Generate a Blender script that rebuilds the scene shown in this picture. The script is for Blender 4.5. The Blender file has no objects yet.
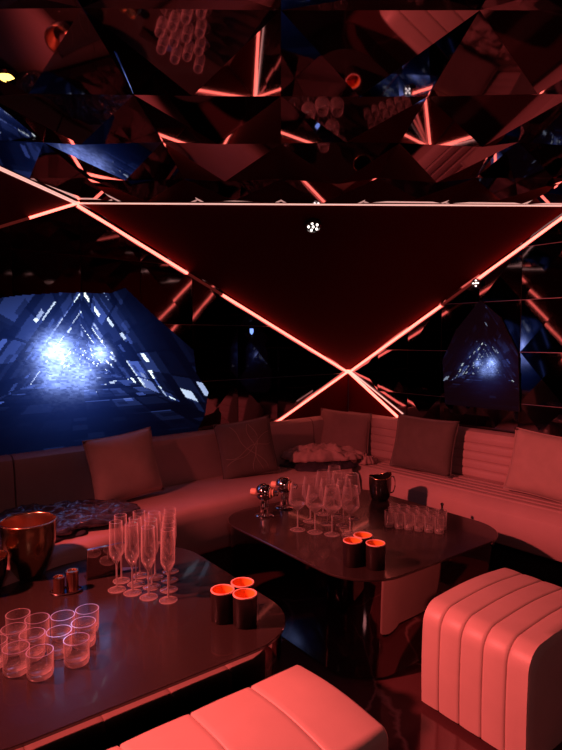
import bpy, bmesh, math, random
from mathutils import Vector, Matrix
random.seed(7)
SC = bpy.context.scene
COL = SC.collection
PI = math.pi

# ------------------------------------------------------------------ camera
CAM_H, PITCH, F = 1.45, math.radians(3.55), 563.0
cam = bpy.data.cameras.new('camera')
cam.sensor_fit = 'VERTICAL'; cam.sensor_height = 24.0; cam.lens = 24.0*F/750.0
cam.clip_start = 0.02
camo = bpy.data.objects.new('camera', cam); COL.objects.link(camo)
camo.location = (0, 0, CAM_H); camo.rotation_euler = (PI/2-PITCH, 0, 0)
SC.camera = camo
SC.view_settings.view_transform = 'Standard'
SC.view_settings.look = 'None'
SC.view_settings.exposure = 0.0
SC.view_settings.gamma = 1.0
SC.cycles.caustics_reflective = False
SC.cycles.caustics_refractive = False
SC.cycles.max_bounces = 14
SC.cycles.glossy_bounces = 8
SC.cycles.transmission_bounces = 14
SC.cycles.transparent_max_bounces = 40
SC.cycles.sample_clamp_indirect = 4.0
SC.cycles.use_denoising = True

# ------------------------------------------------------------------ room geometry
WC = Vector((0.6, 5.0, 0))                       # the corner of the two mirrored walls
UL, NL = Vector((-.755, -.656, 0)), Vector((.656, -.755, 0))
UR, NR = Vector((.633, -.774, 0)), Vector((-.774, -.633, 0))
MIT = Vector((-.122, -1.43, 0))
TA = Vector((.602, -.799, 0)); TB = Vector((.803, .596, 0))     # directions of tables and ottomans
def WL(s, z, d=0.0): return WC + UL*s + NL*d + Vector((0, 0, z))
def WR(s, z, d=0.0): return WC + UR*s + NR*d + Vector((0, 0, z))
def AB(a, b, z=0.0): return TA*a + TB*b + Vector((0, 0, z))
CZ = 2.28

# ------------------------------------------------------------------ materials
def lnk(nt, a, b): nt.links.new(a, b)
def mat(name, col, rough=.5, metal=0.0, bump=0.0, bscale=60., coat=0.0, emis=None, estr=0.0,
        trans=0.0, ior=1.45, var=0.0, vscale=6., spec=.5, sheen=0.0, rvar=0.0, stretch=None):
    m = bpy.data.materials.new(name); m.use_nodes = True
    nt = m.node_tree; p = nt.nodes['Principled BSDF']
    p.inputs['Base Color'].default_value = (*col, 1)
    p.inputs['Roughness'].default_value = rough
    p.inputs['Metallic'].default_value = metal
    p.inputs['IOR'].default_value = ior
    p.inputs['Specular IOR Level'].default_value = spec
    p.inputs['Coat Weight'].default_value = coat
    p.inputs['Coat Roughness'].default_value = .05
    p.inputs['Transmission Weight'].default_value = trans
    p.inputs['Sheen Weight'].default_value = sheen
    if emis:
        p.inputs['Emission Color'].default_value = (*emis, 1)
        p.inputs['Emission Strength'].default_value = estr
    tc = nt.nodes.new('ShaderNodeTexCoord')
    src = tc.outputs['Object']
    if stretch:
        mp = nt.nodes.new('ShaderNodeMapping'); mp.inputs['Scale'].default_value = stretch
        lnk(nt, src, mp.inputs['Vector']); src = mp.outputs['Vector']
    if bump > 0:
        n = nt.nodes.new('ShaderNodeTexNoise'); n.inputs['Scale'].default_value = bscale
        n.inputs['Detail'].default_value = 4
        b = nt.nodes.new('ShaderNodeBump'); b.inputs['Strength'].default_value = bump
        b.inputs['Distance'].default_value = .01
        lnk(nt, src, n.inputs['Vector']); lnk(nt, n.outputs['Fac'], b.inputs['Height'])
        lnk(nt, b.outputs['Normal'], p.inputs['Normal'])
    if var > 0:
        n = nt.nodes.new('ShaderNodeTexNoise'); n.inputs['Scale'].default_value = vscale
        n.inputs['Detail'].default_value = 5
        r = nt.nodes.new('ShaderNodeValToRGB')
        r.color_ramp.elements[0].position = .3; r.color_ramp.elements[1].position = .7
        r.color_ramp.elements[0].color = (*[c*(1-var) for c in col], 1)
        r.color_ramp.elements[1].color = (*[min(1, c*(1+var)) for c in col], 1)
        lnk(nt, src, n.inputs['Vector']); lnk(nt, n.outputs['Fac'], r.inputs['Fac'])
        lnk(nt, r.outputs['Color'], p.inputs['Base Color'])
    if rvar > 0:
        n = nt.nodes.new('ShaderNodeTexNoise'); n.inputs['Scale'].default_value = 7
        n.inputs['Detail'].default_value = 6
        mr = nt.nodes.new('ShaderNodeMapRange')
        mr.inputs['To Min'].default_value = max(0, rough-rvar); mr.inputs['To Max'].default_value = rough+rvar
        lnk(nt, tc.outputs['Object'], n.inputs['Vector']); lnk(nt, n.outputs['Fac'], mr.inputs['Value'])
        lnk(nt, mr.outputs['Result'], p.inputs['Roughness'])
    return m

M = {}
M['leather'] = mat('leatherette', (.62, .47, .43), .42, bump=.06, bscale=220, var=.04, vscale=9)
M['seam'] = mat('seam_shadow_leatherette', (.30, .22, .20), .6)
M['sofa'] = mat('sofa_leatherette', (.45, .30, .30), .5, bump=.08, bscale=150, var=.06, vscale=5)
M['cush_pink'] = mat('cushion_linen', (.42, .30, .28), .85, bump=.25, bscale=260, var=.06, vscale=14, sheen=.2)
M['cush_brown'] = mat('cushion_brown_woven', (.115, .085, .08), .8, bump=.3, bscale=260, var=.1, vscale=14, sheen=.2)
M['cush_rose'] = mat('cushion_rose', (.30, .19, .19), .85, bump=.25, bscale=260, var=.06, vscale=14, sheen=.2)
M['thread'] = mat('pale_thread', (.28, .22, .20), .7)
M['mirror'] = mat('dark_mirror', (.30, .27, .29), .03, metal=1.0)
M['wallmirror'] = mat('smoked_mirror_wall', (.20, .18, .20), .045, metal=1.0)
M['black'] = mat('black_paint', (.006, .005, .006), .6)
M['joint'] = mat('grey_metal_joint', (.22, .18, .18), .35, metal=1.0)
M['panel'] = mat('black_red_felt_panel', (.075, .004, .005), .7, spec=.05)
M['tabletop'] = mat('table_top_lacquer', (.028, .019, .018), .24, coat=.25)
M['tableside'] = mat('black_mirror_side', (.34, .31, .31), .04, metal=1.0)
M['chrome'] = mat('chrome', (.75, .72, .72), .08, metal=1.0)
M['darkchrome'] = mat('dark_gold_metal', (.34, .29, .17), .2, metal=1.0)
M['goldin'] = mat('brushed_copper_inside', (.60, .38, .26), .3, metal=1.0)
M['gunmetal'] = mat('black_glossy_metal', (.06, .055, .055), .10, metal=.8, coat=.5)
M['brownmetal'] = mat('brown_bronze', (.28, .13, .09), .3, metal=.8)
M['goldrim'] = mat('gold_rim', (.95, .62, .35), .2, metal=1.0)
def thin_glass(body, edge):  # pale diffuse in the mix paints light glowing through the glass
    m = bpy.data.materials.new('clear_glass_painted_glints'); m.use_nodes = True
    nt = m.node_tree; nt.nodes.clear()
    out = nt.nodes.new('ShaderNodeOutputMaterial')
    tr = nt.nodes.new('ShaderNodeBsdfTransparent'); tr.inputs['Color'].default_value = (.96, .95, .95, 1)
    gl = nt.nodes.new('ShaderNodeBsdfGlossy'); gl.inputs['Roughness'].default_value = .04
    df = nt.nodes.new('ShaderNodeBsdfTranslucent'); df.inputs['Color'].default_value = (.95, .86, .84, 1)
    d2 = nt.nodes.new('ShaderNodeBsdfDiffuse'); d2.inputs['Color'].default_value = (.95, .86, .84, 1)
    md = nt.nodes.new('ShaderNodeMixShader'); md.inputs[0].default_value = .5
    lnk(nt, df.outputs[0], md.inputs[1]); lnk(nt, d2.outputs[0], md.inputs[2])
    mg = nt.nodes.new('ShaderNodeMixShader'); mg.inputs[0].default_value = .5
    lnk(nt, gl.outputs[0], mg.inputs[1]); lnk(nt, md.outputs[0], mg.inputs[2])
    lw = nt.nodes.new('ShaderNodeLayerWeight'); lw.inputs['Blend'].default_value = .5
    pw = nt.nodes.new('ShaderNodeMath'); pw.operation = 'POWER'; pw.inputs[1].default_value = 2.2
    mr = nt.nodes.new('ShaderNodeMapRange'); mr.inputs['To Min'].default_value = body; mr.inputs['To Max'].default_value = edge
    lnk(nt, lw.outputs['Facing'], pw.inputs[0]); lnk(nt, pw.outputs[0], mr.inputs['Value'])
    mx = nt.nodes.new('ShaderNodeMixShader'); lnk(nt, mr.outputs['Result'], mx.inputs[0])
    lnk(nt, tr.outputs[0], mx.inputs[1]); lnk(nt, mg.outputs[0], mx.inputs[2]); lnk(nt, mx.outputs[0], out.inputs['Surface'])
    return m
M['glass'] = thin_glass(.07, .8)
M['glassglint'] = thin_glass(.38, 1.0); M['glassglint_strong'] = thin_glass(.65, 1.0)  # paler mixes paint caught light on bases, cones, stems and rims
M['cupblack'] = mat('cup_black_leather', (.014, .008, .008), .45, bump=.1, bscale=200)
M['cuporange'] = mat('cup_orange_lining', (1.0, .36, .05), .5)
M['cuprim'] = mat('cup_pale_rim', (.95, .55, .45), .4)
M['orange'] = mat('orange_plastic', (.85, .52, .36), .4)
M['darkcloth'] = mat('dark_clothes', (.035, .028, .045), .7, bump=.5, bscale=30)
M['plastic'] = mat('clear_wrap', (.045, .042, .066), .2, bump=1.0, bscale=30, coat=.8, var=.6, vscale=9, stretch=(1, 2.2, 1))
M['pinkcloth'] = mat('pale_crumpled_cloth', (.46, .30, .30), .75, bump=.9, bscale=18, var=.15, vscale=14)
M['led'] = mat('led_salmon', (.8, .5, .45), .5, emis=(1.0, .14, .105), estr=4.6)
M['ledwhite'] = mat('led_pale', (.8, .6, .55), .5, emis=(1.0, .5, .43), estr=1.0)
M['leddim'] = mat('led_unlit', (.16, .03, .03), .5, emis=(1.0, .10, .08), estr=.06)
M['lens'] = mat('lit_lens', (.9, .9, .9), .4, emis=(1.0, .86, .8), estr=3.0)
M['yellow'] = mat('lit_yellow_lens', (.9, .8, .3), .4, emis=(1.0, .62, .12), estr=4.0)
M['blueglow'] = mat('blue_reflection_glow', (.5, .6, .9), .4, emis=(.2, .35, 1.0), estr=1.6)
M['bluecard'] = mat('blue_card', (.05, .09, .20), .35)

def marble():
    m = bpy.data.materials.new('black_marble'); m.use_nodes = True
    nt = m.node_tree; p = nt.nodes['Principled BSDF']
    p.inputs['Roughness'].default_value = .10
    tc = nt.nodes.new('ShaderNodeTexCoord')
    n1 = nt.nodes.new('ShaderNodeTexNoise'); n1.inputs['Scale'].default_value = 2.2; n1.inputs['Detail'].default_value = 6
    mx = nt.nodes.new('ShaderNodeMixRGB'); mx.inputs['Fac'].default_value = .22
    lnk(nt, tc.outputs['Object'], n1.inputs['Vector']); lnk(nt, tc.outputs['Object'], mx.inputs['Color1'])
    lnk(nt, n1.outputs['Color'], mx.inputs['Color2'])
    v = nt.nodes.new('ShaderNodeTexVoronoi'); v.feature = 'DISTANCE_TO_EDGE'; v.inputs['Scale'].default_value = 1.9
    lnk(nt, mx.outputs['Color'], v.inputs['Vector'])
    r = nt.nodes.new('ShaderNodeValToRGB')
    r.color_ramp.elements[0].position = 0; r.color_ramp.elements[0].color = (.30, .17, .17, 1)
    r.color_ramp.elements[1].position = .012; r.color_ramp.elements[1].color = (.085, .033, .036, 1)
    lnk(nt, v.outputs['Distance'], r.inputs['Fac']); lnk(nt, r.outputs['Color'], p.inputs['Base Color'])
    return m
M['marble'] = marble()

def reflection_mat(strength):
    m = bpy.data.materials.new('screen_reflection_picture'); m.use_nodes = True
    nt = m.node_tree; p = nt.nodes['Principled BSDF']
    p.inputs['Base Color'].default_value = (.004, .004, .006, 1); p.inputs['Roughness'].default_value = .6; p.inputs['Specular IOR Level'].default_value = .1
    a = nt.nodes.new('ShaderNodeAttribute'); a.attribute_name = 'pic'
    lnk(nt, a.outputs['Color'], p.inputs['Emission Color']); p.inputs['Emission Strength'].default_value = strength
    return m

# ------------------------------------------------------------------ mesh helpers
def mesh_obj(name, bm, material, parent=None, smooth=False, loc=None, rotz=None, mats=None, angle=None):
    bmesh.ops.recalc_face_normals(bm, faces=bm.faces)
    me = bpy.data.meshes.new(name); bm.to_mesh(me); bm.free()
    for mm in (mats or [material]): me.materials.append(mm)
    if smooth:
        for p in me.polygons: p.use_smooth = True
    o = bpy.data.objects.new(name, me); COL.objects.link(o)
    if parent: o.parent = parent
    if loc is not None: o.location = loc
    if rotz is not None: o.rotation_euler = (0, 0, rotz)
    if angle is not None:
        es = [e for e in me.edges]
        me.set_sharp_from_angle(angle=math.radians(angle))
    return o
def thing(name, label, cat, loc=(0, 0, 0), rotz=0.0, group=None):
    o = bpy.data.objects.new(name, None); COL.objects.link(o)
    o.empty_display_size = .05
    o.location = loc; o.rotation_euler = (0, 0, rotz)
    return tag(o, label, cat, group)
def tag(o, label, cat, group=None):
    o['label'] = label; o['category'] = cat
    if group: o['group'] = group
    return o
def structure(o, label=None, cat=None):
    o['kind'] = 'structure'
    if label: o['label'] = label
    if cat: o['category'] = cat
    return o
def copy_tree(o, parent=None):
    c = o.copy(); COL.objects.link(c); c.parent = parent
    for ch in [k for k in SC.objects if k.parent == o]: copy_tree(ch, c)
    return c

def add_box(bm, lo, hi, bevel=0.0, seg=2):
    v = [bm.verts.new((x, y, z)) for x in (lo[0], hi[0]) for y in (lo[1], hi[1]) for z in (lo[2], hi[2])]
    fs = [bm.faces.new([v[i] for i in q]) for q in ((0, 1, 3, 2), (4, 6, 7, 5), (0, 4, 5, 1), (2, 3, 7, 6), (0, 2, 6, 4), (1, 5, 7, 3))]
    if bevel > 0:
        es = list({e for f in fs for e in f.edges})
        bmesh.ops.bevel(bm, geom=es, offset=bevel, segments=seg, profile=.5, affect='EDGES')
def add_lathe(bm, prof, n=32, c=(0, 0, 0), caps=True, sx=1.0, sy=1.0):
    rings = []
    for r, z in prof:
        if r < 1e-5: rings.append([bm.verts.new((c[0], c[1], c[2]+z))])
        else: rings.append([bm.verts.new((c[0]+sx*r*math.cos(2*PI*k/n), c[1]+sy*r*math.sin(2*PI*k/n), c[2]+z)) for k in range(n)])
    for A, B in zip(rings, rings[1:]):
        for k in range(n):
            k2 = (k+1) % n
            if len(A) == 1 and len(B) == 1: continue
            if len(A) == 1: bm.faces.new((A[0], B[k2], B[k]))
            elif len(B) == 1: bm.faces.new((A[k], A[k2], B[0]))
            else: bm.faces.new((A[k], A[k2], B[k2], B[k]))
    if caps:
        if len(rings[0]) > 1: bm.faces.new(rings[0][::-1])
        if len(rings[-1]) > 1: bm.faces.new(rings[-1])
def add_bar(bm, p, q, w, h=None, up=Vector((0, 0, 1))):
    """a rectangular bar from p to q, w across, h along its second axis"""
    h = h or w
    d = (q-p).normalized(); s = d.cross(up)
    if s.length < 1e-4: s = d.cross(Vector((1, 0, 0)))
    s.normalize(); t = s.cross(d).normalized()
    a = [bm.verts.new(e + s*i*w/2 + t*j*h/2) for e in (p, q) for i, j in ((-1, -1), (1, -1), (1, 1), (-1, 1))]
    for k in range(4):
        k2 = (k+1) % 4; bm.faces.new((a[k], a[k2], a[4+k2], a[4+k]))
    bm.faces.new(a[3::-1]); bm.faces.new(a[4:])
def add_tube(bm, pts, r, n=8):
    rings = []
    for i, p in enumerate(pts):
        d = (pts[min(i+1, len(pts)-1)]-pts[max(i-1, 0)]).normalized()
        u = d.cross(Vector((0, 0, 1)))
        if u.length < 1e-3: u = d.cross(Vector((1, 0, 0)))
        u.normalize(); w = u.cross(d)
        rings.append([bm.verts.new(p + u*math.cos(2*PI*k/n)*r + w*math.sin(2*PI*k/n)*r) for k in range(n)])
    for A, B in zip(rings, rings[1:]):
        for k in range(n): bm.faces.new((A[k], A[(k+1) % n], B[(k+1) % n], B[k]))
    bm.faces.new(rings[0][::-1]); bm.faces.new(rings[-1])
def add_prism(bm, pts, vec):
    a = [bm.verts.new(p) for p in pts]; b = [bm.verts.new(p+vec) for p in pts]
    n = len(pts)
    bm.faces.new(a); bm.faces.new(b[::-1])
    for k in range(n): bm.faces.new((a[k], b[k], b[(k+1) % n], a[(k+1) % n]))
def add_loft(bm, rows, close=True, caps=True):
    R = [[bm.verts.new(p) for p in r] for r in rows]
    n = len(rows[0])
    for A, B in zip(R, R[1:]):
        for k in range(n if close else n-1): bm.faces.new((A[k], A[(k+1) % n], B[(k+1) % n], B[k]))
    if caps: bm.faces.new(R[0][::-1]); bm.faces.new(R[-1])
def rounded_rect(hx, hy, r, n=8):
    out = []
    for cx, cy, a0 in ((hx-r, hy-r, 0), (-hx+r, hy-r, PI/2), (-hx+r, -hy+r, PI), (hx-r, -hy+r, 1.5*PI)):
        for k in range(n+1):
            a = a0+PI/2*k/n; out.append((cx+r*math.cos(a), cy+r*math.sin(a)))
    return out

# ------------------------------------------------------------------ setting
bm = bmesh.new(); add_box(bm, (-4.2, -3.6, -.1), (4.2, 5.6, 0)); f_ = structure(mesh_obj('floor', bm, M['marble']))
bm = bmesh.new(); add_box(bm, (-4.2, -3.6, 2.80), (4.2, 5.6, 2.9)); structure(mesh_obj('ceiling', bm, M['black']))
bm = bmesh.new(); add_box(bm, (-3.4, -3.6, 0), (3.4, -3.5, 2.8)); structure(mesh_obj('wall_back', bm, M['black']))

def tile_wall(name, W, pitch, off, zp, zoff, smax, seed):
    """mirror tiles with shallow cushion facets over a black backing"""
    rnd = random.Random(seed)
    bm = bmesh.new()
    # backing slab
    a, b = W(-.12, 0, -.005), W(smax, 0, -.005)
    add_prism(bm, [W(0, 0, -.004), W(smax, 0, -.004), W(smax, 0, -.10), W(0, 0, -.10)], Vector((0, 0, 2.8)))
    for f in bm.faces: f.material_index = 1
    s = off-pitch
    g = .0022
    while s < smax:
        z = zoff
        while z < 2.7:
            s0, s1 = max(.01, s+g), min(smax, s+pitch-g); z0, z1 = z+g, z+zp-g
            if s1-s0 > .03:
                h = rnd.uniform(.0025, .0065)
                d = [.006+rnd.uniform(-.0018, .0018) for _ in range(4)]
                c = [W(s0, z0, d[0]), W(s1, z0, d[1]), W(s1, z1, d[2]), W(s0, z1, d[3])]
                m_ = W((s0+s1)/2, (z0+z1)/2, .006+h)
                cv = [bm.verts.new(p) for p in c]; mv = bm.verts.new(m_)
                bv = [bm.verts.new(W(q, r, -.003)) for q, r in ((s0, z0), (s1, z0), (s1, z1), (s0, z1))]
                for k in range(4):
                    bm.faces.new((cv[k], cv[(k+1) % 4], mv))
                    bm.faces.new((bv[k], bv[(k+1) % 4], cv[(k+1) % 4], cv[k]))
            z += zp
        s += pitch
    return structure(mesh_obj(name, bm, None, mats=[M['wallmirror'], M['joint']]))
SL, SR = 4.82, 3.88
tile_wall('wall_left', WL, .39, .055, .40, -.043, SL, 3)
tile_wall('wall_right', WR, .31, .035, .347, -.018, SR, 5)
C2, C3 = WL(SL, 0), WR(SR, 0)
bm = bmesh.new(); add_prism(bm, [Vector((C2.x, C2.y, 0)), Vector((C2.x, -3.6, 0)), Vector((C2.x-.1, -3.6, 0)), Vector((C2.x-.1, C2.y, 0))], Vector((0, 0, 2.8)))
structure(mesh_obj('wall_side_left', bm, M['black']))
bm = bmesh.new(); add_prism(bm, [Vector((C3.x, C3.y, 0)), Vector((C3.x, -3.6, 0)), Vector((C3.x+.1, -3.6, 0)), Vector((C3.x+.1, C3.y, 0))], Vector((0, 0, 2.8)))
structure(mesh_obj('wall_side_right', bm, M['black']))

# key corners of the folded black panels
A_ = WL(2.40, 2.272, .0); B_ = WR(1.905, 2.28, .0); C_ = Vector((.597, 4.985, 1.185))
P_ = Vector((-1.335, 2.731, CZ)); PD = (P_-Vector((A_.x, A_.y, CZ))).normalized()
P2 = A_ + PD*3.4; P2.z = CZ
Q2 = B_ + Vector((.13, -1, 0)).normalized()*3.4; Q2.z = CZ
C2z, C3z = C2+Vector((0, 0, 1.18)), C3+Vector((0, 0, 1.18))
def xl(y): return A_.x + (P2.x-A_.x)*(A_.y-y)/(A_.y-P2.y)
def xr(y): return B_.x + (Q2.x-B_.x)*(B_.y-y)/(B_.y-Q2.y)
def yedge(x): return A_.y + (B_.y-A_.y)*(x-A_.x)/(B_.x-A_.x)

# faceted mirror ceiling: rows of hanging pyramids
def faceted():
    rnd = random.Random(11)
    bm = bmesh.new()
    rows = [None, 2.95, 2.43, 1.97, 1.47, .97, .47, .03]
    xs = [-2.0+.5*k for k in range(10)]
    V = {}
    def vert(i, j):
        if (i, j) in V: return V[(i, j)]
        x = xs[j]; y = rows[i] if rows[i] is not None else yedge(x)
        L, R = xl(y), xr(y)
        x = min(max(x, L), R)
        if rows[i] is None: y = yedge(x)
        z = CZ + (0 if i == 0 else rnd.uniform(-.004, .004))
        V[(i, j)] = bm.verts.new((x, y, z)); return V[(i, j)]
    for i in range(len(rows)-1):
        for j in range(len(xs)-1):
            q = [vert(i, j), vert(i, j+1), vert(i+1, j+1), vert(i+1, j)]
            if (q[1].co-q[0].co).length < .02 and (q[2].co-q[3].co).length < .02: continue
            c = sum((v.co for v in q), Vector())/4
            w = max((q[1].co-q[0].co).length, (q[2].co-q[3].co).length)
            c += Vector((rnd.uniform(-.05, .05)*w, rnd.uniform(-.03, .03), (-.05 if i == 0 else -.085)*min(1, w/.5)*rnd.uniform(.85, 1.2)))
            av = bm.verts.new(c)
            for k in range(4):
                a, b = q[k], q[(k+1) % 4]
                if (a.co-b.co).length > .005: bm.faces.new((a, b, av))
    # back of the ceiling slab so that it is solid
    pts = [Vector((A_.x, A_.y, CZ+.03)), Vector((B_.x, B_.y, CZ+.03)), Vector((Q2.x, Q2.y, CZ+.03)), Vector((P2.x, P2.y, CZ+.03))]
    n0 = len(bm.faces)
    add_prism(bm, pts, Vector((0, 0, .05)))
    bm.faces.ensure_lookup_table()
    for f in bm.faces[n0:]: f.material_index = 1
    return structure(mesh_obj('ceiling_facets', bm, None, mats=[M['mirror'], M['black']]))
faceted()

def panel(name, pts, vec):
    bm = bmesh.new(); add_prism(bm, pts, vec)
    return structure(mesh_obj(name, bm, M['panel']))
up = Vector((0, 0, .02))
panel('trim_1', [A_, B_, C_], Vector((0, .012, .02)))
panel('trim_2', [A_, P2, C2z], Vector((-.012, 0, .02)))
panel('trim_3', [B_, Q2, C3z], Vector((.012, 0, .02)))
# dark flat triangles under the crossing, one on each wall
panel('trim_4', [WL(.02, 1.165, .014), WL(1.07, .68, .014), WL(.02, .68, .014)], NL*-.004)
panel('trim_5', [WR(.02, 1.165, .014), WR(.93, .68, .014), WR(.02, .68, .014)], NR*-.004)

# ------------------------------------------------------------------ LED strips
def led(label, segs, w=.015, off=Vector((0, 0, 0)), group='glowing light strips along the folded walls'):
    t = thing('led_strip', label, 'led strip', segs[0][0]+off, 0, group)
    base = segs[0][0]+off
    for p, q, m, *ww in segs:
        bm = bmesh.new(); add_bar(bm, p+off-base, q+off-base, ww[0] if ww else w)
        mesh_obj('unlit_section' if m == 'leddim' else 'light_bar', bm, M[m], t)
    return t
def lerp(a, b, t): return a+(b-a)*t
nPan = (B_-A_).cross(C_-A_).normalized()
if nPan.y > 0: nPan = -nPan
oL, oR = NL*.013+Vector((0, 0, -.004)), NR*.013+Vector((0, 0, -.004))
led('salmon light strip rising left from the crossing to the ceiling, with an unlit gap',
    [(C_, lerp(C_, A_, .565), 'led'), (lerp(C_, A_, .565), lerp(C_, A_, .685), 'leddim'), (lerp(C_, A_, .685), A_, 'led')], off=nPan*.028)
led('salmon light strip rising right from the crossing to the ceiling, with an unlit gap',
    [(C_, lerp(C_, B_, .50), 'led'), (lerp(C_, B_, .50), lerp(C_, B_, .64), 'leddim'), (lerp(C_, B_, .64), B_, 'led')], off=nPan*.028)
led('pale short light strip falling left from the crossing to the sofa back', [(C_, WL(.86, .80), 'led')], off=oL, w=.014)
led('pale short light strip falling right from the crossing to the sofa back', [(C_, WR(.62, .80), 'led')], off=oR, w=.019)
led('thin pink glowing bar standing in for the mirror reflection of the short right strip', [(C_+Vector((.02, -.01, .0)), WR(.62, .86), 'ledwhite')], off=oR, w=.008)  # strip's mirror image, put in as its own glowing bar
led('thin pale light line along the front edge of the mirrored ceiling', [(A_, B_, 'ledwhite')], w=.008, off=Vector((0, -.004, -.006)))
led('pale light strip running along the left side of the mirrored ceiling', [(A_, P2, 'ledwhite')], w=.014, off=Vector((-.004, 0, -.008)))
led('salmon light strip falling left along the wall below the left ceiling edge',
    [(A_, lerp(A_, C2z, .12), 'led'), (lerp(A_, C2z, .12), lerp(A_, C2z, .2), 'leddim'), (lerp(A_, C2z, .2), C2z, 'led')], off=oL)
led('salmon light strip falling right along the wall beyond the right ceiling edge', [(B_, C3z, 'led')], off=oR)
led('pale light strip running along the right side of the mirrored ceiling', [(B_, Q2, 'ledwhite')], w=.014, off=Vector((.004, 0, -.008)))

# ------------------------------------------------------------------ glowing panels added in place of mirrored screen reflections
def in_poly(x, y, P):
    c = False; n = len(P)
    for i in range(n):
        x1, y1 = P[i]; x2, y2 = P[(i+1) % n]
        if (y1 > y) != (y2 > y) and x < (x2-x1)*(y-y1)/(y2-y1)+x1: c = not c
    return c
def h2(a, b, c=0):
    v = math.sin(a*127.1+b*311.7+c*74.7)*43758.5453
    return v-math.floor(v)
def tunnel(u, v, dim=1.0):
    """picture of the tunnel: nested pointed arches of blocks round a bright end; u, v from the vanishing point"""
    # triangular distance: two slanting sides and a floor
    k = 1.02
    ds = [(-u*k+v*.72), (u*k+v*.72), (-v*1.55)]
    side = max(range(3), key=lambda i: ds[i]); d = max(ds[side], 1e-4)
    along = (v if side < 2 else u)/(d+1e-4)
    L = math.log(d/.02)*3.1
    ring = math.floor(L); fr = L-ring
    blk = math.floor(along*(2.2+1.6*h2(ring, side, 5))+h2(ring, side)*5)
    fb = along*(2.2+1.6*h2(ring, side, 5))+h2(ring, side)*5-blk
    r = h2(ring, blk, side)
    bright = .015+.05*r+(.26*h2(blk, ring, 4) if r > .70 else 0)
    if fr > .80-.3*h2(ring, side, 2): bright *= .18
    elif fr < .09 and h2(ring, blk, side+9) > .5: bright += .7*h2(blk, ring, 3)
    if fb < .06+.05*r: bright *= .2
    sub = h2(math.floor(L*5), math.floor(along*7+ring*.37), side+20)
    if sub > .945: bright += 1.1*h2(ring, blk, 7)
    if .45 < sub < .62: bright *= .4
    far = 1/(1+(d/.42)**2)
    bright *= .30+1.5*far
    if side == 2: bright *= .45 if v > -.2 else .22
    if v < -.30: bright *= .5
    edge = max(0, min(1, (d-.16)/.45))
    if h2(ring, blk, side+31) < edge*.62: bright *= .12
    tf = max(.12, 1-max(0, v-.22)*3.6)
    if bright < .5: bright *= tf
    r_, g_, b_ = bright*.14, bright*.25, bright*1.0
    if bright > .35: r_ += (bright-.35)*.9; g_ += (bright-.35)*.95
    e = .14+.32*h2(ring*3, blk, 1)
    for (cx, cy, s, a) in ((-.145, .055, .070, 2.4), (-.10, -.02, .12, .9), (.10, .045, .045, 1.5), (.0, -.085, .075, .8), (-.16, -.1, .05, .7), (.13, .02, .04, .8)):
        q = math.exp(-((u-cx)**2+(v-cy)**2)/(s*s))*a*(.55+.9*h2(math.floor((u+v*.5)*60), math.floor(v*110), 3))
        r_ += q*.32; g_ += q*.46; b_ += q*1.1
    glow = math.exp(-((u+.06)**2+v*v)/.10)*.16*tf+.004
    return ((r_+glow*.06)*dim, (g_+glow*.16)*dim, (b_+glow*1.0)*dim)
def screen(name, label, W, s_van, z_van, outline, step, scale, strength, dim, d=.020):
    """glowing stand-in for a screen reflected in the mirror; outline in metres (s, z) on the wall, s grows away from the corner"""
    t = thing(name, label, 'screen reflection', W(sum(p[0] for p in outline)/len(outline), min(p[1] for p in outline), 0))
    base = t.location.copy()
    bm = bmesh.new(); cl = bm.loops.layers.float_color.new('pic')
    s0, s1 = min(p[0] for p in outline), max(p[0] for p in outline)
    z0, z1 = min(p[1] for p in outline), max(p[1] for p in outline)
    n, m_ = int((s1-s0)/step), int((z1-z0)/step)
    V = {}
    def vt(i, j):
        if (i, j) not in V: V[(i, j)] = bm.verts.new(W(s0+i*step, z0+j*step, d+.0015)-base)
        return V[(i, j)]
    for i in range(n):
        for j in range(m_):
            s, z = s0+(i+.5)*step, z0+(j+.5)*step
            if not in_poly(s, z, outline): continue
            f = bm.faces.new((vt(i, j), vt(i+1, j), vt(i+1, j+1), vt(i, j+1)))
            c = tunnel(-(s-s_van)*scale, (z-z_van)*scale, dim)
            for lp in f.loops: lp[cl] = (*c, 1)
    mesh_obj('reflection_picture', bm, reflection_mat(strength), t)
    bm = bmesh.new()
    add_prism(bm, [W(s, z, .008)-base for s, z in outline], (W(0, 0, d)-W(0, 0, .008)))
    mesh_obj('reflection_panel', bm, M['black'], t)
    return t
screen('screen_reflection', 'large angular glowing panel standing in for a blue tunnel screen reflected in the left wall',
       WL, 2.41, 1.33, [(1.66, .70), (1.53, .92), (1.50, 1.08), (1.60, 1.22), (1.62, 1.38), (1.93, 1.62), (2.12, 1.78), (2.22, 1.74), (2.50, 1.73), (2.75, 1.70), (3.3, 1.60), (3.55, 1.2), (3.5, .70)],
       .0062, .93, 1.25, 1.0)
screen('screen_reflection', 'small pointed glowing panel standing in for a blue screen reflected in the right wall',
       WR, 1.33, 1.27, [(1.02, .97), (.99, 1.30), (1.10, 1.52), (1.29, 1.73), (1.45, 1.60), (1.58, 1.36), (1.60, .97)],
       .0055, 2.3, 1.0, .40)

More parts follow.
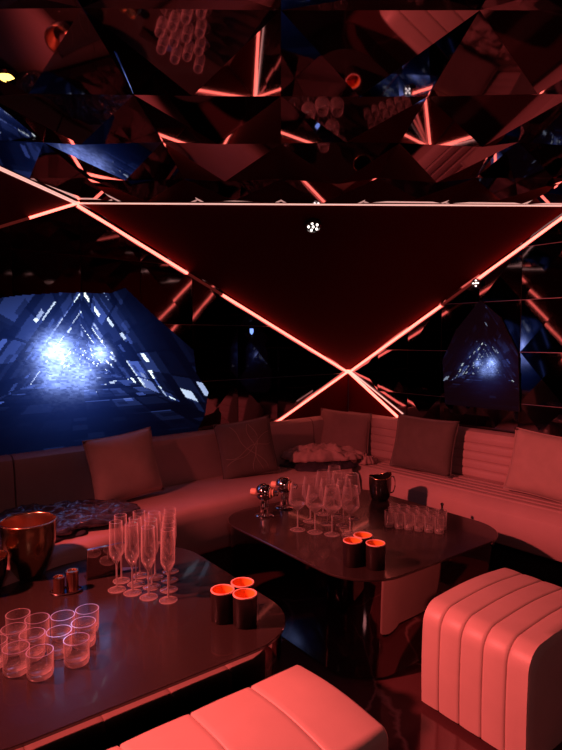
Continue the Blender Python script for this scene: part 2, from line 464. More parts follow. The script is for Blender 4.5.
# ------------------------------------------------------------------ ceiling lamps, and glowing stand-ins for reflections on the walls
def plane_frame(n):
    n = n.normalized(); u = n.cross(Vector((0, 0, 1))).normalized(); return n, u, n.cross(u)
def spot_cluster(label, pos, n, r, k, m='lens', cat='spotlight'):
    n, u, v = plane_frame(n)
    t = thing('spotlight', label, cat, pos)
    R = Matrix((u, v, n)).transposed().to_4x4()
    bm = bmesh.new(); add_lathe(bm, [(r, 0), (r*1.05, .012), (r*.96, .03), (r*.8, .032), (r*.75, .022), (0, .022)], 28)
    bm.transform(R); hs = mesh_obj('housing', bm, M['gunmetal'], t, True, angle=40)
    for i in range(k):
        a = 2*PI*i/(k-1)
        c = (0, 0) if i == k-1 else (r*.56*math.cos(a), r*.56*math.sin(a))
        bm = bmesh.new(); add_lathe(bm, [(r*.14, .022), (r*.14, .028), (r*.1, .032), (0, .033)], 12, (c[0], c[1], 0))
        bm.transform(R); mesh_obj('lens', bm, M[m], hs, True)
    return t
nP = (B_-A_).cross(C_-A_).normalized()
if nP.y > 0: nP = -nP
def ray_hit(u, v, p0, n):
    x = (u-281)/F; y = -(v-375)/F
    d = Vector((x, math.cos(PITCH)+y*math.sin(PITCH), -math.sin(PITCH)+y*math.cos(PITCH)))
    o = Vector((0, 0, CAM_H)); return o + d*((p0-o).dot(n)/d.dot(n))
spot_cluster('round cluster spotlight of white lenses on the black sloping panel above the crossing', ray_hit(313, 224, A_, nP)+nP*.001, nP, .052, 6)
spot_cluster('small cluster of lit lenses standing in for a spotlight reflected in the right wall', WR(1.265, 1.85, .012), NR, .034, 5)  # added lit lenses draw a reflected lamp; no fixture hangs here
t = thing('blue_reflection', 'tiny blue shield-shaped glow standing in for a reflection left of the crossing', 'lamp', WL(1.11, 1.515, .012))  # glowing shape added in place of a reflection in the mirror
bm = bmesh.new(); add_prism(bm, [UL*x+Vector((0, 0, z)) for x, z in ((-.022, .03), (.022, .03), (.022, -.01), (0, -.035), (-.022, -.01))], NL*.012)
mesh_obj('glow_back', bm, M['gunmetal'], t)
bm = bmesh.new(); add_prism(bm, [UL*x*.7+Vector((0, 0, z*.7))+NL*.012 for x, z in ((-.022, .03), (.022, .03), (.022, -.01), (0, -.035), (-.022, -.01))], NL*.004)
mesh_obj('lens', bm, M['blueglow'], t)
t = thing('ceiling_lamp', 'small round yellow lamp set in the mirrored ceiling at the upper left', 'lamp', ray_hit(8, 76, Vector((0, 0, 2.212)), Vector((0, 0, 1))))
bm = bmesh.new(); add_lathe(bm, [(.04, .02), (.044, 0), (.03, -.006), (.028, .0), (0, .0)], 28); mesh_obj('housing', bm, M['gunmetal'], t, True, angle=40)
bm = bmesh.new(); add_lathe(bm, [(.027, -.001), (.022, -.010), (0, -.013)], 24); mesh_obj('lens', bm, M['yellow'], t, True)

# ------------------------------------------------------------------ corner sofa
sofa = thing('corner_sofa', 'long dusty pink leatherette corner sofa running along both mirrored walls', 'sofa', (WC.x, WC.y, 0))
so = Vector((WC.x, WC.y, 0))
SLE, SRE = 4.0, 3.2
def strip(W, N, prof_fn, s0, s1, corner0, n=6):
    """loft of a (d, z) profile from s0 to s1 along a wall; corner0: start on the mitre line"""
    rows = []
    for i in range(n+1):
        s = s0+(s1-s0)*i/n
        row = []
        for d, z in prof_fn(s):
            if i == 0 and corner0: p = WC + MIT*d + Vector((0, 0, z))
            else: p = W(max(s, (W(0, 0, 0)-WC+MIT*d).dot(UL if W is WL else UR)) if corner0 else s, z, d)
            row.append(p-so)
        rows.append(row)
    bm = bmesh.new(); add_loft(bm, rows); return bm
def dfront(s): return .69 + max(0, s-2.1)*.26
def prof_seat_l(s):
    D = dfront(s)
    return [(.03, .20), (.03, .49), (.12, .497), (.3, .505), (.5, .508), (D-.06, .505), (D-.02, .495), (D, .47), (D+.005, .42), (D, .30), (D-.02, .22), (D-.04, .20)]
def prof_seat_r(s):
    out = [(.03, .22), (.03, .49), (.13, .495)]
    for k in range(5):
        d0 = .16+k*.066
        out += [(d0, .488), (d0+.010, .499), (d0+.033, .504), (d0+.056, .499)]
    out += [(.492, .487), (.50, .494), (.535, .478), (.565, .44), (.575, .38), (.565, .30), (.54, .24), (.50, .22)]
    return out
def prof_back_l(s): return [(.02, .49), (.155, .49), (.158, .54), (.150, .60), (.152, .61), (.143, .68), (.145, .69), (.136, .76), (.125, .795), (.10, .812), (.05, .815), (.02, .81)]
def prof_back_r(s):
    out = [(.02, .49), (.15, .49)]
    for k in range(5):
        z0 = .50+k*.058; d = .158-.007*k
        out += [(d-.001, z0+.002), (d+.004, z0+.010), (d+.005, z0+.029), (d+.003, z0+.048), (d-.002, z0+.056)]
    out += [(.118, .81), (.09, .822), (.05, .825), (.02, .82)]
    return out
bm = strip(WL, NL, lambda s: [(.04, .0), (.04, .20), (dfront(s)-.12, .20), (dfront(s)-.12, .0)], .6, SLE, True, 10)
mesh_obj('plinth', bm, M['black'], sofa)
bm = strip(WR, NR, lambda s: [(.04, .0), (.04, .22), (.40, .22), (.40, .0)], .5, SRE, True, 10)
mesh_obj('plinth', bm, M['black'], sofa)
bm = strip(WL, NL, prof_seat_l, .9, SLE, True, 24); mesh_obj('seat', bm, M['sofa'], sofa, True, angle=50)
bm = strip(WR, NR, prof_seat_r, .7, SRE, True, 24); mesh_obj('seat', bm, M['sofa'], sofa, True, angle=28)
g = .006
for i, (a, b) in enumerate(((.2, .565), (.565, 1.20), (1.20, 2.02), (2.02, 2.84), (2.84, SLE))):
    bm = strip(WL, NL, prof_back_l, a+(0 if i == 0 else g), b-g/2, i == 0, 4); mesh_obj('backrest', bm, M['sofa'], sofa, True, angle=35)
for i, (a, b) in enumerate(((.2, 1.15), (1.15, 2.1), (2.1, SRE))):
    bm = strip(WR, NR, prof_back_r, a+(0 if i == 0 else g), b-g/2, i == 0, 4); mesh_obj('backrest', bm, M['sofa'], sofa, True, angle=28)

# ------------------------------------------------------------------ cushions
def cushion(label, pos, face, lean, roll, w, h, th, m, seam=False, seed=1):
    rnd = random.Random(seed)
    t = thing('throw_cushion', label, 'cushion', pos, 0, 'cushions leaning on the corner sofa')
    yaw = math.atan2(face.y, face.x)
    R = Matrix.Rotation(yaw, 4, 'Z') @ Matrix.Rotation(-lean, 4, 'Y') @ Matrix.Rotation(roll, 4, 'X')
    n = 18; bm = bmesh.new()
    ph = rnd.uniform(0, 6)
    def pt(i, j, sgn):
        u, v = -1+2*i/n, -1+2*j/n
        e = ((1-abs(u)**2.6)*(1-abs(v)**2.6))**.55 if abs(u) < 1 and abs(v) < 1 else 0
        pin = 1-.055*((1-v*v)*abs(u)**4)
        pin2 = 1-.055*((1-u*u)*abs(v)**4)
        wr = .006*math.sin(4*u+3*v+ph)*e
        return Vector((sgn*(th/2*e)+wr+ (sgn*.002), u*w/2*pin, v*h/2*pin2))
    G = {}
    for sg in (1, -1):
        for i in range(n+1):
            for j in range(n+1):
                if sg == -1 and (i in (0, n) or j in (0, n)): G[(sg, i, j)] = G[(1, i, j)]; continue
                G[(sg, i, j)] = bm.verts.new(pt(i, j, sg))
        for i in range(n):
            for j in range(n):
                bm.faces.new([G[(sg, i, j)], G[(sg, i+1, j)], G[(sg, i+1, j+1)], G[(sg, i, j+1)]])
    bm.transform(R); t2 = mesh_obj('cover', bm, M[m], t, True)
    loop = [pt(i, 0, 1) for i in range(n)]+[pt(n, j, 1) for j in range(n)]+[pt(n-i, n, 1) for i in range(n)]+[pt(0, n-j, 1) for j in range(n)]
    bm = bmesh.new(); add_tube(bm, loop+[loop[0]], .004, 6); bm.transform(R)
    mesh_obj('piping', bm, M[m], t2, True)
    if seam:
        bm = bmesh.new()
        for k in range(5):
            a0 = rnd.uniform(-.8, .8); a1 = rnd.uniform(-.8, .8)
            pts = [pt(n*(.08+.84*q/14), n*(.5+.42*(a0+(a1-a0)*q/14)+.05*math.sin(q*.6+k)), 1)+Vector((.001, 0, 0)) for q in range(15)] if k % 2 else \
                  [pt(n*(.5+.42*(a0+(a1-a0)*q/14)+.05*math.sin(q*.6+k)), n*(.08+.84*q/14), 1)+Vector((.001, 0, 0)) for q in range(15)]
            add_tube(bm, pts, .0016, 5)
        bm.transform(R); mesh_obj('stitching', bm, M['thread'], t2, True)
    return t
cushion('pink cushion leaning on the sofa back in front of the large blue screen reflection', WL(2.275, .705, .30), NL+Vector((.12, 0, 0)), .26, .07, .45, .395, .15, 'cush_pink', seed=1)
cushion('grey brown stitched cushion standing tilted on the left run of the sofa', WL(1.36, .695, .285), NL+Vector((-.35, -.1, 0)), .25, .12, .41, .40, .13, 'cush_brown', True, seed=2)
cushion('rose cushion in the sofa corner behind the heap of clothes', Vector((.52, 4.60, .69)), Vector((-.1, -1, 0)), .28, -.10, .42, .36, .13, 'cush_rose', seed=3)
cushion('dark brown cushion on the right run nearest the sofa corner', WR(1.03, .70, .29), NR+Vector((0, -.25, 0)), .26, -.03, .48, .39, .14, 'cush_brown', seed=4)
cushion('pink cushion at the right end of the photo under the mirrored wall', WR(1.93, .695, .285), NR+Vector((-.02, -.05, 0)), .26, -.06, .49, .39, .14, 'cush_pink', seed=5)

# ------------------------------------------------------------------ heaps of clothes
def heap(bm, cx, cy, z, rx, ry, h, rot, seed, n=46, ns=9, amp=.5, power=.45):
    from mathutils import noise
    top, bot = {}, {}
    c, s = math.cos(rot), math.sin(rot)
    for i in range(n+1):
        for j in range(n+1):
            u, v = -1+2*i/n, -1+2*j/n
            # square to disc
            x = u*math.sqrt(1-v*v/2); y = v*math.sqrt(1-u*u/2)
            r = min(1, math.sqrt(x*x+y*y)); ang = math.atan2(y, x)
            k = 1+.34*noise.noise(Vector((math.cos(ang)*1.5, math.sin(ang)*1.5, seed)))+.14*noise.noise(Vector((math.cos(ang)*6, math.sin(ang)*6, seed)))
            e = (1-r**3)**power if r < 1 else 0
            q = Vector((x*rx*ns, y*ry*ns, seed*3.3))
            fold = 1-abs(noise.noise(q))*2; fold2 = 1-abs(noise.noise(q*2.3+Vector((5, 1, 2))))*2
            zz = h*e*(1-amp+amp*(.65*fold+.35*fold2))
            X, Y = x*rx*k, y*ry*k
            p = (cx+X*c-Y*s, cy+X*s+Y*c, z+max(zz, .004 if r < 1 else 0)+.001)
            top[(i, j)] = bm.verts.new(p)
            bot[(i, j)] = top[(i, j)] if (i in (0, n) or j in (0, n)) else bm.verts.new((p[0], p[1], z))
    for i in range(n):
        for j in range(n):
            bm.faces.new([top[q] for q in ((i, j), (i+1, j), (i+1, j+1), (i, j+1))])
            bm.faces.new([bot[q] for q in ((i, j), (i, j+1), (i+1, j+1), (i+1, j))])
rl = math.atan2(UL.y, UL.x)
p = WL(3.0, 0, .46)
bm = bmesh.new(); heap(bm, p.x, p.y, .508, .55, .26, .045, rl, 2.1, ns=8, amp=.55)
o = mesh_obj('folded_clothes', bm, M['darkcloth'], smooth=True); tag(o, 'dark folded clothes lying on the left run of the sofa under clear wrap', 'clothes')
p = WL(2.86, 0, .46)
bm = bmesh.new(); heap(bm, p.x, p.y, .53, .56, .29, .055, rl, 4.4, ns=9, amp=.7, power=.25, n=80)
o = mesh_obj('plastic_garment_bag', bm, M['plastic'], smooth=True); tag(o, 'crumpled clear plastic wrap shining on the dark clothes on the left sofa', 'garment bag')
bm = bmesh.new(); heap(bm, .30, 4.19, .505, .29, .16, .06, .12, 6.2, ns=10, amp=.8)
o = mesh_obj('folded_clothes', bm, M['darkcloth'], smooth=True); tag(o, 'dark clothes at the bottom of the heap in the sofa corner', 'clothes')
bm = bmesh.new(); heap(bm, .29, 4.26, .55, .30, .15, .115, .10, 8.5, ns=10, amp=.75, power=.5)
o = mesh_obj('crumpled_jacket', bm, M['pinkcloth'], smooth=True); tag(o, 'pale pink crumpled jacket heaped on dark clothes in the sofa corner', 'jacket')
bm = bmesh.new(); heap(bm, .66, 4.30, .505, .085, .07, .075, .3, 3.5, n=26, ns=16, amp=.6)
o = mesh_obj('crumpled_scarf', bm, M['pinkcloth'], smooth=True); tag(o, 'small pink crumpled cloth lying right of the jacket in the sofa corner', 'scarf')

# ------------------------------------------------------------------ tables
TROT = math.atan2(TA.y, TA.x)
def table(label, a, b, ha, hb, r, h=.45):
    t = thing('lounge_table', label, 'table', AB(a, b), TROT, 'low black lounge tables')
    def ring(dh, z): return [Vector((x, y, z)) for x, y in rounded_rect(ha+dh, hb+dh, r+dh, 12)]
    bm = bmesh.new(); add_loft(bm, [ring(-.05, .0), ring(-.045, .03)]); mesh_obj('plinth', bm, M['black'], t, True, angle=40)
    bm = bmesh.new(); add_loft(bm, [ring(-.016, .012), ring(-.014, .016), ring(-.014, h-.013), ring(-.018, h-.012)])
    bmesh.ops.recalc_face_normals(bm, faces=bm.faces)
    o = mesh_obj('base', bm, M['tableside'], t, True, angle=40)
    bm = bmesh.new(); add_loft(bm, [ring(-.010, h-.012), ring(-.002, h-.011), ring(0, h-.009), ring(0, h-.002), ring(-.002, h)])
    mesh_obj('tabletop', bm, M['tabletop'], t, True, angle=40)
    return t
table('black mirrored lounge table in the corner holding the wine glasses', -2.172, 2.150, .597, .566, .24)
table('large black lounge table at lower left holding the champagne flutes and gold bucket', -2.005, .645, .545, .598, .25)

# ------------------------------------------------------------------ ottomans
def ottoman(label, a0, a1, b0, b1, h, bands, along_b, m='leather', rc=.085):
    """channel tufted block: the bands wrap from one side over the top to the other"""
    t = thing('channel_ottoman' , label, 'ottoman', AB((a0+a1)/2, (b0+b1)/2), TROT)
    if along_b: W_, L_ = a1-a0, b1-b0
    else: W_, L_ = b1-b0, a1-a0
    base = .025
    def path(inset, k=8):
        """outline over the length: up one side, over, down the other"""
        pts = []; l = L_/2-inset; H = h-inset*.9
        pts.append((-l, base))
        for q in range(1, 5): pts.append((-l-.004*math.sin(PI*q/5), base+(H-rc-base)*q/5))
        for q in range(k+1):
            an = PI-PI/2*q/k; pts.append((-l+rc+rc*math.cos(an), H-rc+rc*math.sin(an)))
        for q in range(1, 9): pts.append((-l+rc+(2*l-2*rc)*q/9, H+.012*math.sin(PI*q/9)))
        for q in range(k+1):
            an = PI/2-PI/2*q/k; pts.append((l-rc+rc*math.cos(an), H-rc+rc*math.sin(an)))
        for q in range(4, 0, -1): pts.append((l+.004*math.sin(PI*q/5), base+(H-rc-base)*q/5))
        pts.append((l, base))
        return pts
    def place(w, l, z): return Vector((w, l, z)) if along_b else Vector((l, w, z))
    bw = W_/bands
    for i in range(bands):
        w0 = -W_/2+i*bw
        rows = []
        cs = ((.0, .010), (.012, .0045), (.04, .0015), (.14, 0.0), (.5, -.001), (.86, 0.0), (.96, .0015), (.988, .0045), (1., .010)) if bw < .15 else \
             ((.0, .008), (.006, .004), (.025, .001), (.1, 0.0), (.5, -.001), (.9, 0.0), (.975, .001), (.994, .004), (1., .008))
        cs = list(cs)
        if i == 0: cs[0:3] = [(0., .03), (.05, .010), (.12, .003)] if bw < .15 else [(0., .03), (.03, .010), (.07, .003)]
        if i == bands-1: cs[-3:] = [(.88, .003), (.95, .010), (1., .03)] if bw < .15 else [(.93, .003), (.97, .010), (1., .03)]
        cs = sorted(cs)
        for fw, ins in cs:
            rows.append([place(w0+fw*bw, l, z) for l, z in path(ins)])
        bm = bmesh.new(); add_loft(bm, rows)
        mesh_obj('channel', bm, M[m], t, True, angle=55)
    bm = bmesh.new()
    add_box(bm, (*[-(x/2-.03) for x in ((W_, L_) if along_b else (L_, W_))], 0), (*[(x/2-.03) for x in ((W_, L_) if along_b else (L_, W_))], .03))
    mesh_obj('plinth', bm, M['black'], t)
    return t
o1 = ottoman('salmon channel-tufted cube ottoman at lower right', -1.405, -.945, 1.735, 2.37, .425, 5, True)
o1.name = 'channel_ottoman'
o2 = ottoman('long pink bench ottoman with wide channels in the foreground below the left table', -1.438, -1.02, .10, 1.155, .372, 5, False, rc=.03)

# ------------------------------------------------------------------ glassware
TZ = .45
def onz(u, v, z=TZ):
    """point of the level plane z seen in direction (u, v) from the camera, used to read the layout"""
    x = (u-281)/F; y = -(v-375)/F
    d = Vector((x, math.cos(PITCH)+y*math.sin(PITCH), -math.sin(PITCH)+y*math.cos(PITCH)))
    t = (z-CAM_H)/d.z; return Vector((d.x*t, d.y*t, z))
def lathe_glass(name, label, cat, outer, inner, group, n=26, foot=.006, cone=None):
    tall = cone is not None
    bm = bmesh.new(); add_lathe(bm, outer+inner[::-1], n, caps=False)
    o = mesh_obj(name, bm, None, mats=[M['glass'], M['glassglint'], M['glassglint_strong']], smooth=True, angle=60)
    zt = outer[-1][1]
    for f in o.data.polygons:
        if all(abs(o.data.vertices[v].co.z-zt) < 5e-4 for v in f.vertices): f.material_index = 2
        elif tall and .012 < f.center.z < .104: f.material_index = 2
        elif f.center.z < foot and (foot > .01 or f.center.xy.length > .030) or (cone and cone[0] < f.center.z < cone[1]): f.material_index = 1
    return tag(o, label, cat, group)
FL_O = [(0, 0), (.034, 0), (.0355, .0015), (.033, .003), (.015, .007), (.0045, .012), (.0034, .03), (.0034, .100), (.0055, .110), (.014, .122), (.0265, .148), (.0275, .165), (.0270, .21), (.0250, .275), (.0256, .277), (.0256, .2785)]
FL_I = [(0, .116), (.010, .123), (.0245, .149), (.0260, .166), (.0255, .21), (.0236, .275), (.0232, .2785)]
WG_O = [(0, 0), (.038, 0), (.0395, .0015), (.037, .003), (.016, .007), (.0046, .012), (.0032, .03), (.0032, .098), (.006, .106), (.020, .118), (.044, .141), (.0472, .150), (.0465, .170), (.0405, .215), (.0348, .250), (.0353, .2515), (.0353, .253)]
WG_I = [(0, .112), (.016, .120), (.042, .143), (.0456, .151), (.0448, .170), (.0389, .215), (.0332, .250), (.0330, .253)]
TU_O = [(0, 0), (.031, 0), (.0350, .003), (.0375, .010), (.0380, .022), (.0385, .074), (.0390, .0755), (.0390, .077)]
TU_I = [(0, .014), (.024, .0145), (.0330, .019), (.0358, .028), (.0368, .074), (.0364, .077)]
SG_O = [(0, 0), (.020, 0), (.0225, .003), (.0235, .02), (.0245, .085), (.025, .0865), (.025, .088)]
SG_I = [(0, .016), (.0175, .017), (.0200, .026), (.0228, .085), (.0224, .088)]

def place_set(proto, pts, labels):
    for i, (x, y) in enumerate(pts):
        o = proto if i == 0 else proto.copy()
        if i: COL.objects.link(o)
        o.location = (x, y, TZ+.0005); o['label'] = labels[i]; o.rotation_euler = (0, 0, i*.37)

# champagne flutes: four files, the right one four deep
fl = lathe_glass('champagne_flute', '', 'glass', FL_O, FL_I, 'champagne flutes on the left table', cone=(.105, .150))
pts, labs = [], []
fpx = [[(168.3, 600.5), (168.8, 590), (169.6, 580.5), (170.6, 571.5)],
       [(148.8, 597.5), (151.8, 587.2), (155.2, 577.6)],
       [(132.6, 593.2), (136.2, 584.5), (140, 576)],
       [(117, 590), (121.6, 581)]]
rank = ['nearest', 'second', 'third', 'farthest']
files = ['right-hand file of flutes', 'second file of flutes from the right', 'third file of flutes from the right', 'left-hand file of flutes beside the glossy sign']
for fi, f in enumerate(fpx):
    for k, q in enumerate(f):
        p = onz(*q); pts.append((p.x, p.y))
        r = 'farthest' if k == len(f)-1 else rank[k]
        labs.append(f'champagne flute, {r} in the {files[fi]}')
place_set(fl, pts, labs)

wg = lathe_glass('wine_glass', '', 'glass', WG_O, WG_I, 'wine glasses on the corner table', cone=(.105, .142))
wpx = [(297.6, 530), (315, 532.5), (332, 534.8), (350, 534.5),
       (310.3, 521.5), (327.3, 524), (343.5, 525.5), (323, 514.3), (338.7, 516), (352, 518.5), (334, 508)]
wl = ['wine glass at the front left of its cluster', 'second wine glass from the left in the front row', 'third wine glass from the left in the front row',
      'wine glass at the front right of its cluster, behind the black cups', 'wine glass at the left of the second row', 'wine glass in the middle of the second row',
      'wine glass at the right of the second row', 'wine glass at the left of the third row', 'wine glass in the middle of the third row', 'wine glass at the right of the third row',
      'wine glass alone at the back of its cluster']
place_set(wg, [tuple(onz(*q)[:2]) for q in wpx], wl)

tg = lathe_glass('shot_tumbler', '', 'glass', SG_O, SG_I, 'slim tumblers on the corner table', foot=.03)
pts, labs = [], []
rown = ['front', 'middle', 'back']; coln = ['left end', 'second place from left', 'third place from left', 'third place from right', 'second place from right', 'right end']
p0, p1 = onz(389, 527), onz(439, 533.5)
dirv = (p1-p0)/5; perp = Vector((-dirv.y, dirv.x, 0)).normalized()*.066
if perp.y < 0: perp = -perp
for r in range(3):
    for k in range(6):
        p = p0+dirv*k+perp*r+dirv*(.12 if r == 1 else 0); pts.append((p.x, p.y)); labs.append(f'slim clear tumbler, {coln[k]} of the {rown[r]} row of slim tumblers')
place_set(tg, pts, labs)

tb = lathe_glass('whisky_tumbler', '', 'glass', TU_O, TU_I, 'tumblers on the left table', foot=.022)
tpx = [(77, 663), (40.5, 676), (18, 671), (81, 646), (57.5, 654), (36.5, 657.5), (85, 631.5), (62, 637.5), (40, 641), (15, 652), (18.5, 636), (-3.5, 664)]
tl = ['clear tumbler nearest the bench at the right front of the tumbler cluster', 'clear tumbler standing lowest in the photo, front of the cluster', 'clear tumbler just left of the frontmost tumbler',
      'clear tumbler in the right file, between the front and back ones', 'clear tumbler in the middle of the cluster', 'clear tumbler directly behind the frontmost tumbler',
      'clear tumbler at the far right back of the cluster', 'clear tumbler at the back, second from the right', 'clear tumbler at the back, third from the right',
      'clear tumbler towards the left edge of the photo, second row', 'clear tumbler at the back left of the cluster', 'clear tumbler cut by the left edge of the photo']
P = [Vector(onz(*q)) for q in tpx]
for it in range(60):                       # keep neighbours from touching
    for i in range(len(P)):
        for j in range(i):
            d = P[i]-P[j]
            if d.length < .080: k = d.normalized()*(.0805-d.length)/2; P[i] += k; P[j] -= k
place_set(tb, [(p.x, p.y) for p in P], tl)

# ------------------------------------------------------------------ black cups with orange lining
def cup(h=.112, r=.0425):
    t = thing('black_cup', '', 'cup', group='black cups with bright orange lining')
    bm = bmesh.new(); add_lathe(bm, [(0, 0), (r-.004, 0), (r-.001, .004), (r, h-.004), (r-.0022, h-.003), (r-.003, .01), (0, .01)], 36, caps=False)
    mesh_obj('body', bm, M['cupblack'], t, True, angle=40)
    bm = bmesh.new(); add_lathe(bm, [(r-.0035, h-.004), (r-.0045, .012), (0, .012), (0, .014), (r-.0060, .0142), (r-.0052, h-.004)], 36, caps=False)
    mesh_obj('lining', bm, M['cuporange'], t, True, angle=40)
    bm = bmesh.new(); add_lathe(bm, [(r+.0005, h-.005), (r+.0005, h-.001), (r-.002, h), (r-.005, h-.001), (r-.005, h-.005), (r+.0005, h-.005)], 36, caps=False)
    mesh_obj('rim', bm, M['cuprim'], t, True, angle=50)
    return t
cp = cup()
cups = [((222.8, 589.6), 'black cup lined orange, left of the three on the left table'), ((242.5, 582.3), 'black cup lined orange, rear of the three on the left table'),
        ((244.7, 593.6), 'black cup lined orange, front right of the three on the left table'), ((353, 540.2), 'black cup lined orange, left of the three on the corner table'),
        ((362.6, 535.2), 'black cup lined orange, rear of the three on the corner table'), ((375.6, 543), 'black cup lined orange, right of the three on the corner table')]
CP = [onz(*q, .56) for q, _ in cups]
for it in range(40):
    for i in range(6):
        for j in range(i):
            d = CP[i]-CP[j]
            if d.length < .0875: k = d.normalized()*(.088-d.length)/2; CP[i] += k; CP[j] -= k
for i, (q, lab) in enumerate(cups):
    o = cp if i == 0 else copy_tree(cp)
    o.location = (CP[i].x, CP[i].y, TZ+.0005); o['label'] = lab

# ------------------------------------------------------------------ buckets
def bucket(label, pos, s, hgt, body='darkchrome', inside='goldin', name='champagne_bucket'):
    t = thing(name, label, 'ice bucket', pos)
    O = [(0, 0), (.050, 0), (.056, .006), (.060, .012), (.078, .05), (.098, .11), (.108, .17), (.111, .22), (.1115, .243), (.113, .246)]
    I = [(0, .012), (.052, .014), (.074, .052), (.094, .112), (.1045, .17), (.1075, .22), (.108, .243), (.1100, .247)]
    k = hgt/.247
    O = [(r*s, z*k) for r, z in O]; I = [(r*s, z*k) for r, z in I]
    bm = bmesh.new(); add_lathe(bm, O[1:], 48, caps=False); bm.faces.new([v for v in bm.verts if v.co.z < 1e-6][::-1]) 
    mesh_obj('body', bm, M[body], t, True, angle=50)
    bm = bmesh.new(); add_lathe(bm, I, 48, caps=False); mesh_obj('inside', bm, M[inside], t, True)
    bm = bmesh.new(); add_lathe(bm, [(I[-2][0], I[-2][1]-.001), (O[-1][0]+.001, O[-1][1]-.003), (O[-1][0]+.0015, O[-1][1]+.001), (I[-1][0]-.001, I[-1][1]+.002), (I[-2][0], I[-2][1]-.001)], 48, caps=False)
    mesh_obj('rim', bm, M['goldrim'], t, True)
    return t
p = onz(30, 576); bucket('large dark gold champagne bucket with copper inside on the left table', p, 1.0, .242)
p = onz(-12, 594); bucket('smaller dark metal bucket cut by the left edge of the photo', p, .66, .15, 'gunmetal')

# angular black wine cooler with an upswept lip
def cooler(pos):
    t = thing('wine_cooler', 'small glossy black ice bucket with upswept rim behind the slim tumblers', 'ice bucket', pos)
    bm = bmesh.new(); n = 40; rows_o, rows_i = [], []
    def lip(a): return .142+.030*max(0, math.cos(a-.15))**2+.012*max(0, math.cos(a-PI))**3
    for k in range(n):
        pass
    prof = [(.046, 0), (.056, .012), (.066, .05), (.070, .10), (.070, 1)]
    R = []
    for r, z in prof: R.append([bm.verts.new((r*math.cos(2*PI*k/n), r*math.sin(2*PI*k/n), lip(2*PI*k/n) if z == 1 else z)) for k in range(n)])
    for r, z in [(.066, 1), (.0655, .10), (.061, .05), (.045, .015)]:
        R.append([bm.verts.new((r*math.cos(2*PI*k/n), r*math.sin(2*PI*k/n), lip(2*PI*k/n) if z == 1 else z)) for k in range(n)])
    for A, B in zip(R, R[1:]):
        for k in range(n): bm.faces.new((A[k], A[(k+1) % n], B[(k+1) % n], B[k]))
    bm.faces.new(R[0][::-1]); bm.faces.new(R[-1])
    mesh_obj('body', bm, M['gunmetal'], t, True, angle=45)
    bm = bmesh.new(); pts = [Vector(((.069)*math.cos(2*PI*k/n), .069*math.sin(2*PI*k/n), lip(2*PI*k/n))) for k in range(n+1)]
    add_tube(bm, pts, .0028, 6); mesh_obj('rim', bm, M['goldrim'], t, True)
    bm = bmesh.new(); add_tube(bm, [Vector((.070, 0, .15)), Vector((.085, 0, .145)), Vector((.094, 0, .12)), Vector((.093, 0, .08)), Vector((.083, 0, .05)), Vector((.066, 0, .042))], .004, 8)
    mesh_obj('handle', bm, M['chrome'], t, True)
    return t
cooler(onz(380, 499.5))

# small dark stopper at the back edge of the corner table
t = thing('bottle_stopper', 'tiny black stopper standing at the back edge of the corner table', 'stopper', onz(442, 510.5))
bm = bmesh.new(); add_lathe(bm, [(0, 0), (.012, 0), (.012, .004), (.006, .008), (.006, .028), (.010, .036), (.009, .044), (0, .048)], 16, caps=False); mesh_obj('body', bm, M['gunmetal'], t, True)

# ------------------------------------------------------------------ chrome dispensers with orange plug
def dispenser():
    t = thing('chrome_dispenser', '', 'dispenser', group='ball-headed chrome dispensers on the corner table')
    bm = bmesh.new(); add_lathe(bm, [(0, 0), (.040, 0), (.042, .003), (.038, .007), (.018, .009), (0, .009)], 28, caps=False, sx=1.15, sy=.8); mesh_obj('foot', bm, M['chrome'], t, True, angle=40)
    bm = bmesh.new(); add_lathe(bm, [(.022, .007), (.024, .02), (.020, .03), (.020, .06), (.022, .075), (.020, .09)], 24); mesh_obj('stem', bm, M['chrome'], t, True, angle=40)
    bm = bmesh.new()
    n = 14; add_lathe(bm, [(.044*math.sin(PI*k/n), .124-.044*math.cos(PI*k/n)) for k in range(n+1)], 28, caps=False); mesh_obj('head', bm, M['chrome'], t, True)
    for j, (x0, r, L, m) in enumerate(((-.068, .018, .03, 'orange'), (.030, .030, .008, 'orange'), (.042, .022, .008, 'orange'), (.050, .014, .02, 'chrome'))):
        bm = bmesh.new(); add_lathe(bm, [(r*.8, 0), (r, .003), (r, L-.003), (r*.8, L)], 22)
        bm.transform(Matrix.Translation((x0, 0, .122)) @ Matrix.Rotation(PI/2, 4, 'Y')); mesh_obj(('plug', 'ring', 'ring', 'nozzle')[j], bm, M[m], t, True, angle=40)
    return t
d0 = dispenser(); d0.scale = (1.18, 1.18, 1.12); d0.location = onz(264.5, 516); d0.rotation_euler = (0, 0, -.25); d0['label'] = 'ball-headed chrome dispenser with orange plug, nearest the left corner of the corner table'
d1 = copy_tree(d0); d1.location = onz(284, 508.0); d1.rotation_euler = (0, 0, -.35); d1['label'] = 'ball-headed chrome dispenser between the front dispenser and the wine glasses'

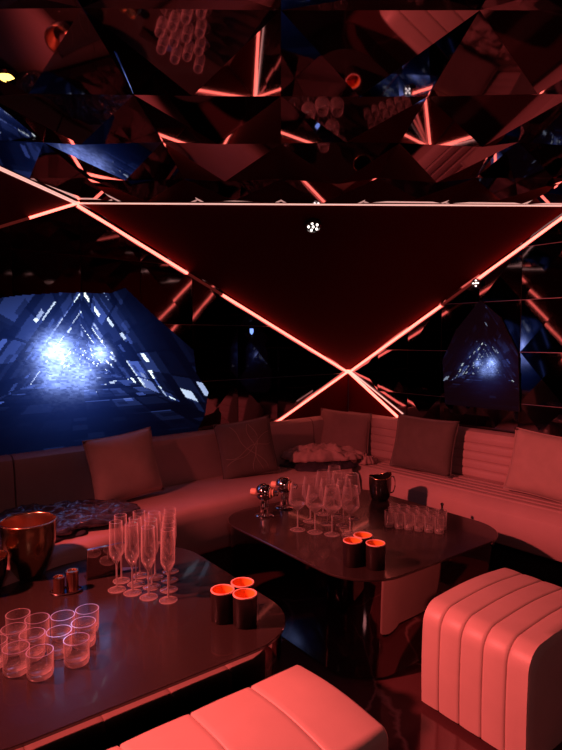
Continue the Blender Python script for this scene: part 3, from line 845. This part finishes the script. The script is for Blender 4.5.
# ------------------------------------------------------------------ shakers on a tray, glossy sign
p = onz(66.5, 592)
t = thing('condiment_tray', 'small oval chrome tray under the two bronze pots on the left table', 'tray', p, .35)
bm = bmesh.new(); add_lathe(bm, [(0, 0), (.050, 0), (.056, .004), (.057, .010), (.053, .010), (.050, .004), (0, .004)], 36, caps=False, sx=1.1, sy=.62); mesh_obj('dish', bm, M['chrome'], t, True, angle=50)
def pot(label, off, r, h):
    c, s = math.cos(.35), math.sin(.35)
    q = p+Vector((off[0]*c-off[1]*s, off[0]*s+off[1]*c, .0045))
    t = thing('bronze_pot', label, 'pot', q, 0, 'bronze pots on the chrome tray')
    bm = bmesh.new(); add_lathe(bm, [(0, 0), (r, 0), (r, h), (r-.003, h), (r-.003, .006), (0, .006)], 28, caps=False); mesh_obj('body', bm, M['brownmetal'], t, True, angle=40)
    bm = bmesh.new(); add_lathe(bm, [(r+.0005, h-.004), (r+.0005, h+.001), (r-.004, h+.001), (r-.004, h-.004), (r+.0005, h-.004)], 28, caps=False); mesh_obj('rim', bm, M['goldrim'], t, True, angle=40)
    bm = bmesh.new(); add_lathe(bm, [(0, h-.012), (r-.0035, h-.012), (r-.0035, h-.006), (0, h-.004)], 28, caps=False); mesh_obj('lid', bm, M['goldrim'], t, True, angle=40)
pot('short bronze pot on the left half of the chrome tray', (-.027, .0), .021, .062)
pot('taller bronze pot on the right half of the chrome tray', (.023, .006), .023, .078)

q0, q1 = onz(87, 580), onz(116, 573)
ax = (q1-q0).normalized(); wd = .150
t = thing('table_sign', 'small glossy black standing sign mirroring the flutes on the left table', 'sign', q0, math.atan2(ax.y, ax.x))
Rt = Matrix.Rotation(.16, 4, 'X')
bm = bmesh.new(); add_box(bm, (0, -.003, .004), (wd, .003, .135), .001, 1); bm.transform(Rt); mesh_obj('face', bm, M['tableside'], t)
bm = bmesh.new(); add_box(bm, (-.003, -.0045, .133), (wd+.003, .0045, .138)); add_box(bm, (-.003, -.0045, .003), (0, .0045, .138)); bm.transform(Rt); mesh_obj('edge_trim', bm, M['chrome'], t)
bm = bmesh.new(); add_box(bm, (0, -.010, 0), (wd, .045, .005), .001, 1); mesh_obj('foot', bm, M['gunmetal'], t)
q = onz(124, 572.5)
bm = bmesh.new(); add_box(bm, (-.05, -.02, 0), (.05, .02, .002)); o = mesh_obj('card', bm, M['bluecard'], loc=q+Vector((0.0, .03, .0005)), rotz=.1); tag(o, 'small dark blue card lying behind the flutes on the left table', 'card')

# ------------------------------------------------------------------ red stage light and an added fill
def spot_fixture(label, pos, target, color, power, radius, ang, blend=.5, blen=.3):
    t = thing('key_or_fill_light', label, 'stage light', pos)
    d = (Vector(target)-Vector(pos)).normalized()
    q = d.to_track_quat('-Z', 'Y').to_matrix().to_4x4()
    bm = bmesh.new(); add_lathe(bm, [(.075, .05), (.08, .10), (.06, .24), (.03, .26), (0, .26)], 28, caps=False)
    bm.transform(q); mesh_obj('housing', bm, M['gunmetal'], t, True, angle=40)
    bm = bmesh.new(); add_bar(bm, Vector((0, 0, .15)), Vector((0, 0, blen)), .025); mesh_obj('bracket', bm, M['gunmetal'], t)
    L = bpy.data.lights.new('key_or_fill_lamp', 'SPOT'); L.energy = power; L.color = color
    L.shadow_soft_size = radius; L.spot_size = math.radians(ang); L.spot_blend = blend
    lo = bpy.data.objects.new('lamp', L); COL.objects.link(lo); lo.parent = t
    lo.rotation_euler = d.to_track_quat('-Z', 'Y').to_euler()
    return t
spot_fixture('red stage light at the far left of the room', (-1.72, 1.62, 1.97), (1.15, 2.25, .15), (1.0, .135, .122), 500, .05, 96, 1.0)
spot_fixture('dim red fill light added behind the viewer to brighten the sofa', (.3, -1.2, 2.5), (.3, 3.0, .2), (1.0, .36, .36), 30, .25, 62, .7)  # added fill lamp; its housing and bracket are made up

w = bpy.data.worlds.new('night'); SC.world = w; w.use_nodes = True
w.node_tree.nodes['Background'].inputs['Color'].default_value = (.05, .014, .015, 1)
w.node_tree.nodes['Background'].inputs['Strength'].default_value = .25
